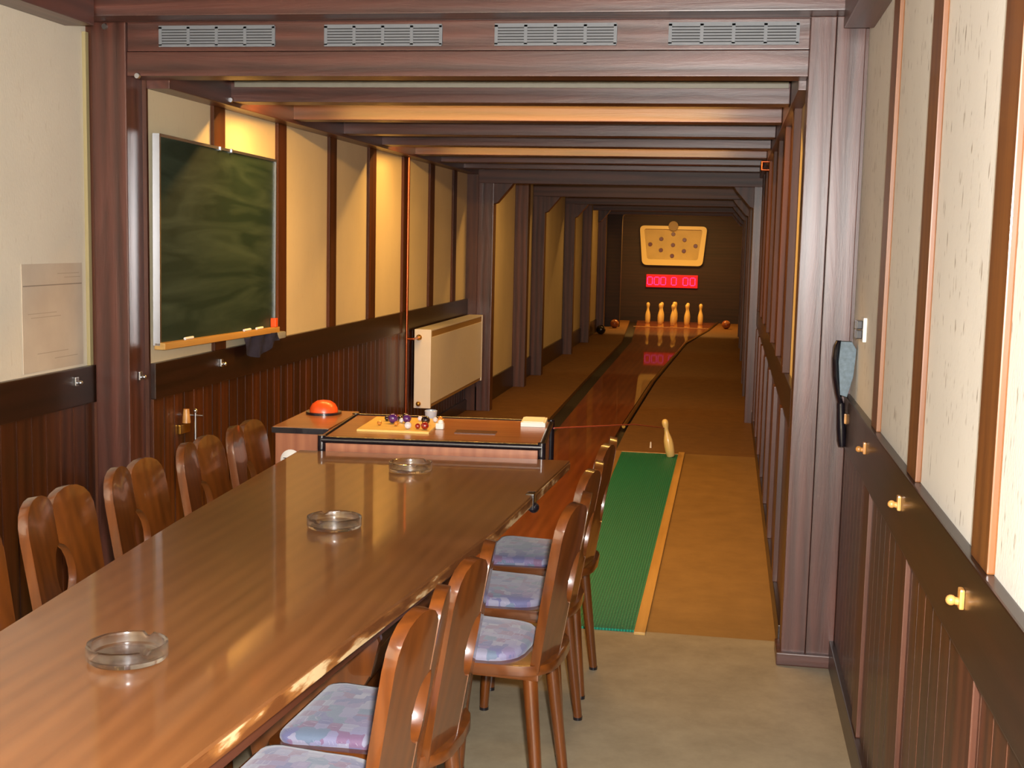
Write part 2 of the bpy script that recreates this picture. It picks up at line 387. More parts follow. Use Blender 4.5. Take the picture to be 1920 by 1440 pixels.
rp = thing('post_right', 'broad dark timber post of two boards at right of frame', 'post', (.342, YF, 0), kind='structure')
obj('board', box(BM(), -.095, -.007, -.03, .12, .045, 2.352, .003), 'beam_z', rp)
obj('board', box(BM(), -.005, .095, -.03, .12, .045, 2.352, .003), 'beam_z', rp)
obj('plinth', box(BM(), -.112, .105, -.055, .12, 0, .048, .005), 'beam_x', rp)
struct(wbox('wall_right', 'lathedark_z', .437, XR+.1, YF-.005, YF+.12, 0, 2.5), 'dark strip between right frame post and wall', 'trim')
struct(wbox('wall_front', 'ceiling', XL-.1, XR+.1, YF, YF+.12, 2.352, 2.58), 'dark boarding above the timber frame', 'wall')

# ---- inner room
BY = [(5.42, 5.55), (6.24, 6.365), (7.09, 7.22), (7.905, 8.065), (8.77, 8.94), (9.58, 9.73), (10.42, 10.55)]
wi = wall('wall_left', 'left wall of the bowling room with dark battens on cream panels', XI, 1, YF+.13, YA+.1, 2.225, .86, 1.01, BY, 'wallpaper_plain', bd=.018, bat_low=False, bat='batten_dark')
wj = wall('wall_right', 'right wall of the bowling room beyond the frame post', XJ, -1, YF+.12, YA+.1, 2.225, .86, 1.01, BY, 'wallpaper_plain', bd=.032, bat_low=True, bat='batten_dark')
struct(wbox('ceiling', 'ceiling', XI-.1, XJ+.1, YF+.12, YA+.1, 2.225, 2.30), 'dark ceiling between the beams of the bowling room', 'ceiling')
trim('trim_6', 'beam_y', (XI, XI+.10, YF+.12, YA, 2.115, 2.225), 'dark timber plate along the bowling room left wall')
trim('trim_7', 'beam_y', (XJ-.05, XJ, YF+.12, YA, 2.115, 2.225), 'dark timber plate along the bowling room right wall')
nth = ['first', 'second', 'third', 'fourth', 'fifth', 'sixth', 'seventh']
for k, (a, b) in enumerate(BY):
    struct(wbox('ceiling_beam', 'beam_x', XI+.002, XJ-.052, a, b, 2.133, 2.224, .004), nth[k]+' ceiling beam counted from the vent board inwards', 'beam')

trim('trim_8', plain('pale_grey_strip', '#8c8878', .5, noise=.1), (XI+.12, XJ-.06, 5.408, 5.42, 2.196, 2.222), 'pale grey strip along the top of the first ceiling beam', bev=.002)  # thin strip, paler than the beam, along its upper front edge
# ---- alley
PY = [11.05, 13.0, 14.2, 17.0, 19.1, 21.4]
def plainwall(name, label, x, side, y0, y1, zt):
    o = wbox(name, 'wallpaper_plain', min(x, x-side*.1), max(x, x-side*.1), y0, y1, -.2, zt); struct(o, label, 'wall')
    ox, oy, oz = o.location; bm = box(BM(), min(x, x+side*.02), max(x, x+side*.02), y0, y1, -.2, .22, .004)
    bmesh.ops.translate(bm, verts=bm.verts, vec=(-ox, -oy, -oz)); obj('baseboard', bm, 'rail', o); return o
plainwall('wall_left', 'cream left wall of the alley between dark posts', XA, 1, YA, YE, 2.2)
plainwall('wall_right', 'cream right wall of the alley between dark posts', XBR, -1, YA, YE, 2.2)
struct(wbox('ceiling', 'ceiling', XA-.1, XBR+.1, YA, YE, 2.2, 2.28), 'dark ceiling of the alley', 'ceiling')
struct(wbox('wall_back', 'pit', XA-.1, XBR+.1, YE, YE+.1, -.3, 2.2), 'dark brown end wall behind the pins', 'wall')
for k, y in enumerate(PY):
    for s, (x0, x1) in (('left', (XA+.001, XA+.14)), ('right', (XBR-.12, XBR-.001))):
        struct(wbox('post_'+s, 'beam_z' if k == 0 else 'alley_z', x0, x1, y, y+.14, -.02, 2.2, .005), nth[k]+' dark post along the '+s+' alley wall', 'post')
AY = [11.05, 14.2, 17.0, 20.2, 22.9]
for k, y in enumerate(AY):
    p = thing('portal_beam', nth[k]+' alley portal beam with corner braces counted from the front', 'beam', (0, y, 2.04), kind='structure')
    obj('crossbeam', box(BM(), XA+.002, XBR-.002, -.005, .13, 0, .155, .005), 'alley_x', p)
    for sx, x in ((1, XA+.14), (-1, XBR-.12)):
        q = [(x-sx*.02, .0), (x+sx*.17, .0), (x+sx*.15, -.03), (x+sx*.03, -.17), (x-sx*.02, -.19)]
        bm = BM(); prism(bm, q, -.125, -.005, .004)
        bmesh.ops.transform(bm, matrix=Matrix.Rotation(PI/2, 4, 'X'), verts=bm.verts)
        obj('brace', bm, 'alley_z', p)
struct(wbox('wall_left', 'lathedark_z', XI, XA+.002, YA-.004, YA+.1, 0, 2.2), 'dark strip left of the first alley post', 'trim')
# pit portal in front of the pins
struct(wbox('wall_front', 'pit', XA+.001, -1.95, 22.9, 23.05, 0, 2.04), 'dark board left of the pin deck', 'wall')

# ------------------------------------------------------------------ vents
vx = [(-2.211, -1.742), (-1.545, -1.09), (-.89, -.44), (-.252, .208)]
names4 = ['leftmost of the four grey vents on the header board', 'second grey vent from the left on the header board', 'third grey vent from the left on the header board', 'rightmost of the four grey vents next to the broad post']
for (a, b), lb in zip(vx, names4):
    c = (a+b)/2; w = (b-a)/2
    t = thing('air_vent', lb, 'vent', (c, YF-.005, 2.298), group='vents on the header board')
    obj('backing', box(BM(), -w+.01, w-.01, -.004, -.0005, -.03, .03), 'vent_dark', t)
    bm = BM(); fr_ = .012
    box(bm, -w, w, -.008, -.001, .034-.006, .04); box(bm, -w, w, -.008, -.001, -.04, -.03)
    for i in range(5):
        x = -w+(2*w-.01)*i/4
        box(bm, x, x+.012, -.008, -.001, -.035, .035)
    obj('frame', bm, 'vent', t)
    bm = BM()
    for i in range(6):
        z = -.026+.0105*i; box(bm, -w+.006, w-.006, -.007, -.002, z, z+.0062)
    obj('slats', bm, 'vent', t)

# ------------------------------------------------------------------ table
TB = [(-1.28, .75), (-.805, .75), (-.782, 1.70), (-.728, 2.27), (-.610, 3.37), (-.548, 4.50), (-1.555, 4.425), (-1.485, 3.2), (-1.41, 2.3)]
tc = (-1.05, 2.6)
tb = thing('dining_table', 'long glossy brown wooden table with three glass ashtrays on it', 'table', (tc[0], tc[1], 0))
lp_ = [(x-tc[0], y-tc[1]) for x, y in TB]
obj('tabletop', prism(BM(), lp_, .722, .75, .003), 'table', tb)
def offs(pts, d):
    cx = sum(p[0] for p in pts)/len(pts); 
    return [(p[0]+(d if p[0] > cx else -d)*-1, p[1]) for p in pts]
obj('edge_band', prism(BM(), [(x+.0025*(1 if x > 0 else -1), y) for x, y in lp_], .716, .742, .002), 'edge', tb)
obj('apron', prism(BM(), [(x*.8, y*.97) for x, y in lp_], .64, .716), 'lathedark_y', tb)
def trestle(y):
    prof = [(.06, 0), (.24, 0), (.24, .05), (.12, .09), (.10, .2), (.13, .33), (.205, .45), (.225, .54), (.205, .60), (.14, .64), (.14, .66)]
    pts = [(x, z) for x, z in prof] + [(-x, z) for x, z in reversed(prof)]
    bm = prism(BM(), pts, -.02, .02, .004)
    bmesh.ops.transform(bm, matrix=Matrix.Translation((.0, y-tc[1], 0)) @ Matrix.Rotation(PI/2, 4, 'X'), verts=bm.verts)
    obj('trestle_leg', bm, 'chair_z', tb, 30)
for y in (1.2, 2.96, 4.02): trestle(y)
obj('stretcher', box(BM(), -.02, .02, -1.4, 1.42, .2, .27, .004), 'chair_y', tb)
bm = BM(); box(bm, .445, .472, 1.24, 1.29, .700, .753, .004); ball(bm, (.468, 1.27, .705), .018)
cl = obj('edge_clamp', bm, 'black', tb, 30)

# ------------------------------------------------------------------ chairs
def rounded_seat(w, yr, yf, rr, inset=0.):
    """D outline: rounded rear at -y"""
    w -= inset; yf -= inset; yr += inset
    pts = []
    for i in range(13):
        a = PI+PI*i/12
        ca, sa = math.cos(a), math.sin(a)
        sx = abs(ca)**.62*(1 if ca > 0 else -1); sy = -abs(sa)**.62
        pts.append((w*.93*sx, yr+rr+rr*sy))
    fr = .035
    for k in range(4): a = k/3*PI/2; pts.append((w-fr+fr*math.cos(a), yf-fr+fr*math.sin(a)))
    for k in range(4): a = PI/2+k/3*PI/2; pts.append((-w+fr+fr*math.cos(a), yf-fr+fr*math.sin(a)))
    return pts
def make_chair():
    t = thing('dining_chair', '', 'chair')
    obj('seat', prism(BM(), rounded_seat(.189, -.19, .21, .15), .422, .450, .006), 'chair_y', t, 35)
    # cushion: stacked, domed outline
    bm = BM(); rings = []
    base = rounded_seat(.189, -.115, .205, .14, .016); cy = .06
    for sc, z in ((.985, .449), (1.0, .456), (.998, .464), (.95, .472), (.80, .4775), (.5, .480)):
        rings.append([bm.verts.new((x*sc, cy+(y-cy)*sc, z)) for x, y in base])
    for A, B in zip(rings, rings[1:]):
        for i in range(len(A)): j = (i+1) % len(A); bm.faces.new((A[i], A[j], B[j], B[i]))
    bm.faces.new(rings[-1]); bm.faces.new(rings[0][::-1])
    obj('seat_cushion', bm, 'cushion', t, 50)
    lean = math.radians(9.5)
    for s in (1, -1):
        g0 = .003
        pts = [(g0, .425), (g0, .585)]
        for k in range(9):
            a = -PI/2+PI*k/8; pts.append((g0+.048*math.cos(a), .660+.074*math.sin(a)))
        pts += [(g0, .735), (g0, .836), (.010, .850), (.028, .864), (.057, .873), (.083, .875), (.112, .870), (.138, .858), (.157, .838), (.168, .812), (.171, .78), (.166, .6), (.152, .425)]
        pts = [p for i, p in enumerate(pts) if i == 0 or (abs(p[0]-pts[i-1][0])+abs(p[1]-pts[i-1][1])) > 1e-4]
        bm = prism(BM(), pts, -.013, .013, .006)
        bmesh.ops.transform(bm, matrix=Matrix.Rotation(PI/2, 4, 'X'), verts=bm.verts)   # (x, z plane)
        if s < 0: bmesh.ops.scale(bm, vec=(-1, 1, 1), verts=bm.verts)
        bmesh.ops.transform(bm, matrix=Matrix.Rotation(s*math.radians(8), 4, 'Z'), verts=bm.verts)
        m4 = Matrix.Translation((0, -.160, .425)) @ Matrix.Rotation(lean, 4, 'X') @ Matrix.Translation((0, 0, -.425))
        bmesh.ops.transform(bm, matrix=m4, verts=bm.verts)
        obj('back_board', bm, 'chair_z', t, 30)
    for sx in (1, -1):
        for yt, yb in ((-.12, -.165), (.12, .15)):
            bm = BM(); tube(bm, (sx*.115, yt, .424), (sx*.152, yb, .010), .021, .0145, 16); obj('leg', bm, 'chair_z', t, 40).name
            bm = BM(); tube(bm, (sx*.1525, yb, .011), (sx*.1535, yb, 0.), .0155, .0155, 12)
            lg = t.children[-1]; obj('foot_glide', bm, 'black', lg, 40)
        bm = BM(); box(bm, sx*.115-.025, sx*.115+.025, -.15, .16, .402, .424, .004); obj('seat_batten', bm, 'chair_y', t)
    return t
ch0 = make_chair()
RC = [(-.755, 2.27), (-.735, 2.66), (-.585, 3.285), (-.60, 3.775), (-.60, 4.265)]
LC = [(-1.505, 2.52), (-1.50, 2.965), (-1.50, 3.40), (-1.495, 3.86), (-1.49, 4.25)]
o5 = ['nearest the viewer', 'second from the viewer', 'third from the viewer', 'fourth from the viewer', 'nearest the control desk']
r = random.Random(3)
for k, (x, y) in enumerate(RC):
    lb = 'brown wooden chair right of the long table, '+o5[k]
    rz = PI/2+math.radians([-3, -3, -5, -3, -2][k])
    if k == 0: ch0.location = (x, y, 0); ch0.rotation_euler = (0, 0, rz); ch0['label'] = lb; ch0['group'] = 'chairs around the long table'
    else: dup(ch0, (x, y, 0), rz, lb)
for k, (x, y) in enumerate(LC):
    dup(ch0, (x, y, 0), -PI/2+math.radians(r.uniform(-2, 2)), 'brown wooden chair left of the long table, '+o5[k])

# ------------------------------------------------------------------ ashtrays
def make_ashtray():
    bm = BM(); seg = 60
    prof = [(0, .001), (.066, .0), (.072, .002), (.0748, .007), (.0752, .027), (.0745, .031), (.071, .032), (.0675, .030), (.066, .026), (.0655, .012), (.062, .009), (.0, .008)]
    lathe(bm, prof, seg)
    for v in bm.verts:
        a = math.atan2(v.co.y, v.co.x)
        for n_ in (.9, .9+2*PI/3, .9-2*PI/3):
            d = abs((a-n_+PI) % (2*PI)-PI)
            if d < .13 and v.co.z > .025: v.co.z -= .009*(1-(d/.13)**2)
    o = obj('ashtray', bm, 'glass', None, 30); return tag(o, '', 'ashtray', 'glass ashtrays on the table')
a0 = make_ashtray()
AP = [((-1.086, 2.13), 'clear glass ashtray nearest the viewer on the long table'), ((-1.045, 3.26), 'clear glass ashtray in the middle of the long table'), ((-1.055, 4.14), 'clear glass ashtray closest to the control desk')]
for k, ((x, y), lb) in enumerate(AP):
    o = a0 if k == 0 else a0.copy()
    if k: COL.objects.link(o)
    o.location = (x, y, .7502); o.rotation_euler = (0, 0, .8*k+.55); o['label'] = lb

# ------------------------------------------------------------------ control desk
DA = math.radians(4.85)
dk = thing('control_desk', 'brown control desk with rounded black edges behind the table', 'desk', (-1.068, 4.482, 0), DA)
W, D, H = .827/2, .64, .80
obj('worktop', box(BM(), -W, W, .012, D, H-.022, H-.004, .002), 'desk', dk)
ZL = .645
obj('front_panel', box(BM(), -W+.012, W-.012, .016, .034, ZL, H-.022), 'desk_front', dk)
obj('side_panel', box(BM(), -W+.004, -W+.02, .02, D-.01, ZL, H-.022), 'desk_front', dk)
obj('side_panel', box(BM(), W-.02, W-.004, .02, D-.01, ZL, H-.022), 'desk_front', dk)
obj('back_panel', box(BM(), -W+.02, W-.02, D-.03, D-.01, ZL, H-.022), 'desk_front', dk)
obj('pedestal', box(BM(), -.36, .02, .10, D-.10, 0, H-.022, .004), 'desk_front', dk)
for x in (-W, W):
    for y in (.016, D-.012):
        obj('corner_post', tube(BM(), (x, y, ZL-.01), (x, y, H+.004), .0155, seg=14), 'black', dk, 40)
obj('edge_rail', tube(BM(), (-W, .012, H-.012), (W, .012, H-.012), .013, seg=14), 'black', dk, 40)
obj('edge_rail', tube(BM(), (-W, D-.012, H-.008), (W, D-.012, H-.008), .011, seg=14), 'black', dk, 40)
for x in (-W, W): obj('edge_rail', tube(BM(), (x, .012, H-.010), (x, D-.012, H-.010), .012, seg=14), 'black', dk, 40)
bm = BM(); box(bm, .06, .22, .22, .30, H-.004, H-.001); obj('sunken_panel', bm, 'lathedark_x', dk)
sd = thing('side_cabinet', 'small brown cabinet left of the control desk', 'cabinet', (-1.640, 4.640, 0), math.radians(3.0))
obj('worktop', box(BM(), -.10, .125, 0, .50, H-.022, H, .002), 'desk', sd)
obj('edge_strip', box(BM(), -.102, .125, -.006, .0, H-.024, H-.002, .001), 'black', sd)
obj('body', box(BM(), -.09, .12, .006, .49, .0, H-.024), 'desk_front', sd)
bm = BM(); lathe(bm, [(0, .012), (.03, .010), (.042, .0)], 28); bmesh.ops.transform(bm, matrix=Matrix.Translation((-.028, .006, .668)) @ Matrix.Rotation(PI/2, 4, 'X'), verts=bm.verts)
sp = obj('round_plate', bm, 'white', sd, 40)
bm = BM(); box(bm, -.055, -.005, -.0075, -.004, .676, .679); obj('slot', bm, 'black', sp)
# things on the desk
ZD = H-.004
bd = tag(obj('game_board', box(BM(), -.142, .142, -.18, .18, 0, .008, .001), 'cream_board', None, loc=(-1.27, 4.832, ZD)), 'cream rectangular board holding glossy beads on the control desk', 'board'); bd.rotation_euler = (0, 0, math.radians(3.5))
zb = ZD+.008
import itertools
def deskpt(px, py):   # point on the board plane seen at this place of the board: fractions across (u) and depth (v)
    u, v = px, py
    x = -.13+.26*u; y = -.165+.33*v; a = math.radians(3.5)
    return (-1.27+x*math.cos(a)-y*math.sin(a), 4.832+x*math.sin(a)+y*math.cos(a))
beads = [(.36, .52, .017, 'bead_purple', 'largest purple glass bead left of centre on the cream board'),
         (.56, .60, .015, 'bead_purple', 'pink-purple glass bead beside the board centre'),
         (.22, .70, .009, 'bead_dark', 'small dark bead furthest left in the back row of the board'),
         (.34, .80, .010, 'bead_red', 'small dark red bead behind the largest purple bead'),
         (.42, .72, .009, 'bead_dark', 'small dark bead right behind the largest purple bead'),
         (.46, .90, .011, 'bead_dark', 'dark bead at the rear edge of the cream board'),
         (.20, .32, .008, 'bead_amber', 'small amber bead left in front of the largest purple bead'),
         (.46, .32, .008, 'bead_amber', 'small amber bead right in front of the largest purple bead'),
         (.47, .60, .008, 'bead_clear', 'tiny pearl bead between the two purple beads'),
         (.72, .80, .009, 'bead_clear', 'small pearl bead alone in the middle of the back row'),
         (.69, .12, .012, 'bead_clear', 'pearl bead at the front edge of the cream board'),
         (.83, .16, .009, 'bead_red', 'small red bead at the front right of the board'),
         (.95, .12, .013, 'bead_red', 'larger red bead at the front right corner of the board'),
         (.87, .52, .015, 'bead_dark', 'large dark brown bead on the right half of the board'),
         (.97, .75, .009, 'bead_clear', 'small pearl bead below the grey tumbler'),
         (1.02, .90, .008, 'bead_amber', 'small amber bead in the back right corner of the board')]
for u, v, rr, m, lb in beads:
    rr *= 1.2
    x, y = deskpt(u, v*.98)
    tag(obj('glass_bead', ball(BM(), (0, 0, rr), rr, seg=16), m, None, 60, loc=(x, y, zb)), lb, 'bead', 'beads on the cream board')
bm = BM(); lathe(bm, [(0, .0), (.022, 0), (.027, .034), (.025, .036), (.020, .006), (0, .006)], 20)
tag(obj('tumbler', bm, 'frost', None, 40, loc=(-1.205, 5.06, ZD)), 'grey frosted tumbler at the back edge of the control desk', 'tumbler')
bm = box(BM(), -.016, .016, -.014, .014, 0, .024, .006); ball(bm, (.002, 0, .026), .012)
tag(obj('eraser', bm, 'white', None, 40, loc=(-1.105, 4.80, ZD)), 'small white lump at the right edge of the cream board', 'eraser')
cb = thing('card_box', 'flat white box at the right side of the control desk', 'box', (-.765, 5.045, ZD), math.radians(5))
obj('box_bottom', box(BM(), -.05, .05, -.08, .08, 0, .018, .002), 'white', cb)
obj('lid', box(BM(), -.042, .042, -.07, .07, .018, .021, .001), 'white', cb)
lam = thing('signal_button', 'orange dome button on a black base on the side cabinet', 'button', (-1.665, 5.04, H))
bm = BM(); lathe(bm, [(0, 0), (.075, 0), (.075, .010), (0, .010)], 28); obj('base', bm, 'black', lam, 30)
bm = BM(); lathe(bm, [(.060, .010), (.058, .025), (.048, .042), (.030, .054), (.0, .059)], 28); obj('dome', bm, 'orange', lam, 60)

# ------------------------------------------------------------------ chalkboard
cbx = XI+.03
ck = thing('chalkboard', 'green chalkboard with thin metal frame on the left wall', 'chalkboard', (cbx, 5.455, 1.085))
ck.rotation_euler = (-.014, 0, 0)
hw, hh = .655, .835
obj('writing_surface', box(BM(), .0, .012, -hw, hw, 0, hh), 'chalkboard', ck)
bm = BM(); box(bm, -.01, .020, -hw-.012, -hw, -.01, hh+.012); box(bm, -.01, .020, hw, hw+.012, -.01, hh+.012); box(bm, -.01, .020, -hw, hw, hh, hh+.012)
obj('metal_frame', bm, 'steel', ck)
obj('chalk_tray', box(BM(), -.005, .042, -hw-.012, hw+.008, -.026, .002, .003), 'tray_wood', ck)
for y in (-.05, .08): obj('hanging_clip', box(BM(), .012, .024, y-.006, y+.006, hh-.004, hh+.014), 'steel', ck)
for k, (y, lb) in enumerate(((-.42, 'white chalk stick at the near end of the chalk tray'), (.24, 'white chalk stick in the middle of the chalk tray'), (.40, 'white chalk stick towards the far end of the chalk tray'))):
    tag(obj('chalk_stick', tube(BM(), (0, -.04, 0), (0, .04, 0), .006, seg=10), 'chalk', None, 40, loc=(cbx+.034, 5.455+y, 1.0885-.014*y+.005)), lb, 'chalk', 'chalk on the tray')
tag(obj('tray_clip', box(BM(), -.014, .014, -.016, .016, 0, .045, .004), 'orange', None, loc=(cbx+.028, 5.455+.62, 1.079)), 'orange clip at the lower far corner of the chalkboard', 'clip')
# cloth hanging below the board
bm = BM(); nx, nz = 14, 8; g = []
for i in range(nx+1):
    row = []
    for j in range(nz+1):
        u = i/nx; v = j/nz
        y = -.24+.48*u; sag = .10*(1-abs(2*u-.75)**1.6) if abs(2*u-.75) < 1 else 0
        row.append(bm.verts.new((.012+.012*math.sin(u*17+v*2), y, -v*(.045+sag*.62))))
    g.append(row)
for i in range(nx):
    for j in range(nz): bm.faces.new((g[i][j], g[i+1][j], g[i+1][j+1], g[i][j+1]))
bmesh.ops.solidify(bm, geom=bm.faces[:], thickness=.006)
tag(obj('dust_cloth', bm, 'bluecloth', None, 60, loc=(cbx+.030, 5.455+.42, 1.054)), 'dark blue cloth hanging below the chalk tray', 'cloth')
tag(obj('sponge', box(BM(), -.025, .025, -.06, .06, 0, .035, .010), 'greycloth', None, 60, loc=(XI+.03, 6.20, 1.0102)), 'pale sponge on the chair rail past the chalkboard', 'sponge')

# ------------------------------------------------------------------ radiator and pipes
ra = thing('radiator', 'cream panel radiator on the left wall before the first alley post', 'radiator', (-2.215, 9.0, .285))
obj('panel', box(BM(), .045, .062, .03, 1.95, .03, .53, .004), 'radiator', ra)
obj('panel', box(BM(), -.062, -.045, .03, 1.95, .03, .53, .004), 'radiator', ra)
obj('end_cover', box(BM(), -.062, .064, .0, .03, .0, .588, .004), 'radiator', ra)
obj('end_cover', box(BM(), -.062, .064, 1.95, 1.98, .0, .588, .004), 'radiator', ra)
obj('top_cover', box(BM(), -.062, .062, .03, 1.95, .575, .588, .002), 'radiator', ra)
obj('convection_grille', box(BM(), -.03, .058, .03, 1.95, .53, .575), 'grille', ra)
obj('bottom_grille', box(BM(), -.03, .055, .03, 1.95, .005, .03), 'grille', ra)
bm = BM(); tube(bm, (-.02, -.05, .53), (-.02, .01, .53), .016); ball(bm, (-.02, -.03, .53), .022); obj('valve', bm, 'brass', ra, 40)
bm = BM(); tube(bm, (-.02, -.04, .035), (-.02, .01, .035), .014); ball(bm, (-.02, -.025, .035), .019); obj('valve', bm, 'brass', ra, 40)
bm = BM(); pipe(bm, [(-2.285, 8.80, 2.112), (-2.285, 8.80, .0), ], .0105); pipe(bm, [(-2.285, 8.80, .815), (-2.235, 8.80, .815), (-2.235, 8.96, .815)], .0085)
tag(obj('copper_pipe', bm, 'copper', None, 40), 'vertical copper heating pipe beside the radiator on the left wall', 'pipe')
bm = BM(); pipe(bm, [(XJ-.03, 8.85, 2.115), (XJ-.08, 8.85, 2.115), (XJ-.08, 8.85, 2.06), (XJ-.02, 8.85, 2.06)], .008)
tag(obj('copper_pipe', bm, 'copper', None, 40), 'short copper pipe loop high on the right wall', 'pipe')

# ------------------------------------------------------------------ hooks, switch, brush, notice
def hook(x, y, z, side, lb, m='peg'):
    t = thing('coat_hook', lb, 'coat hook', (x, y, z), 0 if side > 0 else PI, group='coat hooks along the rails')
    bm = box(BM(), 0, .009, -.012, .012, -.018, .018, .004); obj('plate', bm, m, t)
    bm = BM(); tube(bm, (.008, 0, -.006), (.018, 0, -.004), .007, .007, 12); bmesh.ops.create_uvsphere(bm, u_segments=12, v_segments=8, radius=.0095, matrix=Matrix.Translation((.021, 0, -.004)))
    obj('knob', bm, m, t, 40)
hook(XR-.024, 2.235, .945, -1, 'wooden coat hook nearest the viewer on the right wall rail')
hook(XR-.024, 3.06, .945, -1, 'middle wooden coat hook on the right wall rail')
hook(XR-.024, 3.85, .95, -1, 'wooden coat hook on the right rail below the third batten')
hook(XR-.024, 4.50, .95, -1, 'wooden coat hook right beside the hand brush handle')
hook(XL+.024, 4.50, .96, 1, 'small pale coat hook left of the left frame post', 'steel')
hook(-2.343, YF+.06, .965, 1, 'small pale coat hook on the side of the left frame post', 'steel')
hook(XI+.024, 5.47, .95, 1, 'shiny coat hook on the rail below the chalkboard', 'steel')
for (x, y, z, lb) in ((-2.43, YF-.021, 2.335, 'small grey clip at the top of the left frame post'), (-2.30, YF-.013, 2.148, 'small grey clip under the beam below the vents'), (XI+.10, 5.418, 2.14, 'small grey clip at the left end of the first ceiling beam')):
    bm = BM(); tube(bm, (0, 0, 0), (0, -.008, 0), .013, .010, 14); tag(obj('cable_clip', bm, 'steel', None, 40, loc=(x, y, z)), lb, 'clip', 'grey clips on the timber')
fx = thing('wall_fitting', 'pale holder and thin chrome rod on the left wainscot behind the chairs', 'fitting', (XI+.013, 5.08, .70))
bm = BM(); tube(bm, (.03, -.03, .03), (.03, -.03, .09), .018, .013); obj('holder', bm, 'peg', fx, 40)
bm = BM(); tube(bm, (.045, .03, -.16), (.045, .03, .07), .006); ball(bm, (.045, .03, .075), .010); tube(bm, (.01, .03, .055), (.08, .03, .055), .004); obj('rod', bm, 'steel', fx, 40)
bm = BM(); box(bm, 0, .012, -.05, .05, -.02, .02, .003); obj('bracket', bm, 'brass', fx)

sw = thing('wall_switch', 'white switch plate with black rockers above the hand brush', 'switch', (XR, 4.27, 1.28), PI)
obj('plate', box(BM(), 0, .012, -.042, .042, -.04, .04, .003), 'white', sw)
for z in (-.016, .016): obj('rocker', box(BM(), .012, .032, -.028, .028, z-.014, z+.014, .003), 'black', sw)

hb = thing('hand_brush', 'black hand brush with grey bristles hanging on the right wall', 'brush', (XR-.040, 4.50, .85))
def sweep(bm, pts, w, th):
    """bar along pts (x,z) with width w(y) and thickness th"""
    secs = []
    for i, (x, z) in enumerate(pts):
        ww = w[i]/2; tt = th[i]/2
        secs.append([bm.verts.new((x+tt*math.cos(a), ww*math.sin(a), z)) for a in [2*PI*k/12 for k in range(12)]])
    for A, B in zip(secs, secs[1:]):
        for k in range(12): j = (k+1) % 12; bm.faces.new((A[k], A[j], B[j], B[k]))
    bm.faces.new(secs[0][::-1]); bm.faces.new(secs[-1])
    return bm
obj('handle', sweep(BM(), [(.006, 0), (.004, .02), (.0, .07), (-.004, .12), (-.006, .155)], [.024, .034, .032, .028, .03], [.024, .032, .032, .028, .028]), 'black', hb, 50)
obj('head', sweep(BM(), [(-.006, .150), (-.018, .19), (-.030, .25), (-.034, .31), (-.031, .355), (-.024, .375)], [.028, .05, .058, .058, .05, .03], [.022, .022, .022, .022, .022, .018]), 'black', hb, 50)
bm = BM(); br = [(-.006, .185, .012), (-.018, .25, .032), (-.022, .31, .040), (-.019, .36, .034)]
prism(bm, [(-.012, .185), (.012, .178), (.030, .25), (.033, .30), (.036, .345), (.020, .372), (-.018, .372), (-.022, .30)], -.022, .022, .004)
bmesh.ops.transform(bm, matrix=Matrix.Rotation(PI/2, 4, 'X'), verts=bm.verts)
obj('bristles', bm, 'bristle', hb)

nt = thing('paper_notice', 'beige printed paper sheet pinned on the left wall', 'notice', (XL, 4.385, 1.02))
obj('sheet', box(BM(), .001, .004, -.215, .215, 0, .40), 'notice', nt)
bm = BM(); box(bm, .004, .0045, -.21, .21, .318, .322); obj('ruled_line', bm, 'ink', nt)
fp = plain('faint_print', '#a89a86', .7)
for (y0, y1, z) in ((.03, .19, .36), (.08, .20, .345), (-.18, .02, .215), (-.16, .05, .20), (.0, .17, .04), (-.12, .1, .065)):
    obj('faint_print', box(BM(), .004, .0043, y0, y1, z, z+.0035), fp, nt)

# ------------------------------------------------------------------ pins, scoreboard, balls
pin_prof = [(0, 0), (.034, 0), (.041, .01), (.048, .07), (.050, .12), (.047, .17), (.037, .215), (.026, .25), (.0225, .275), (.023, .295), (.029, .32), (.034, .345), (.034, .365), (.028, .385), (.015, .397), (0, .40)]
def pin(x, y, z, lb, s=1., rot=None):
    bm = BM(); lathe(bm, [(r_*1.0*s, z_*s) for r_, z_ in pin_prof], 24)
    o = tag(obj('bowling_pin', bm, 'pin', None, 60, loc=(x, y, z)), lb, 'bowling pin', 'pins on the deck' if rot is None else None)
    if rot: o.rotation_euler = rot
    return o
pc = (-1.01, 24.15)
for dx, dy, lb, s in ((0, -.5, 'front pin standing closest to the viewer', 1), (-.25, -.25, 'left pin of the second row of pins', 1), (.25, -.25, 'right pin of the second row of pins', 1),
                   (-.5, 0, 'leftmost of the standing pins', 1), (0, 0, 'king pin in the centre, hidden behind the front pin', 1.06), (.5, 0, 'rightmost of the standing pins', 1),
                   (-.25, .25, 'left pin of the fourth row of pins', 1), (.25, .25, 'right pin of the fourth row of pins', 1), (0, .5, 'rearmost pin in the middle column', 1)):
    pin(pc[0]+dx, pc[1]+dy, .008, lb, s)
lpn = pin(-.362, 9.02, .012, 'single pale wooden pin leaning at the far corner of the green mat', .70, (0.03, -.20, 0))
bm = BM(); pipe(bm, [(-.690, 5.10, .775), (-.50, 7.1, .515), (-.418, 9.0, .222)], .0035, 8)
tag(obj('barrier_cord', bm, plain('red_cord', '#a0483c', .5), None, 40), 'thin reddish cord stretched from the desk to the leaning pin', 'cord')
bm = BM(); tube(bm, (0, 0, 0), (0, 0, .045), .008, .005, 12); tag(obj('marker_peg', bm, 'white', None, 40, loc=(-.535, 9.45, 0.)), 'tiny white peg on the floor beyond the green mat', 'peg')

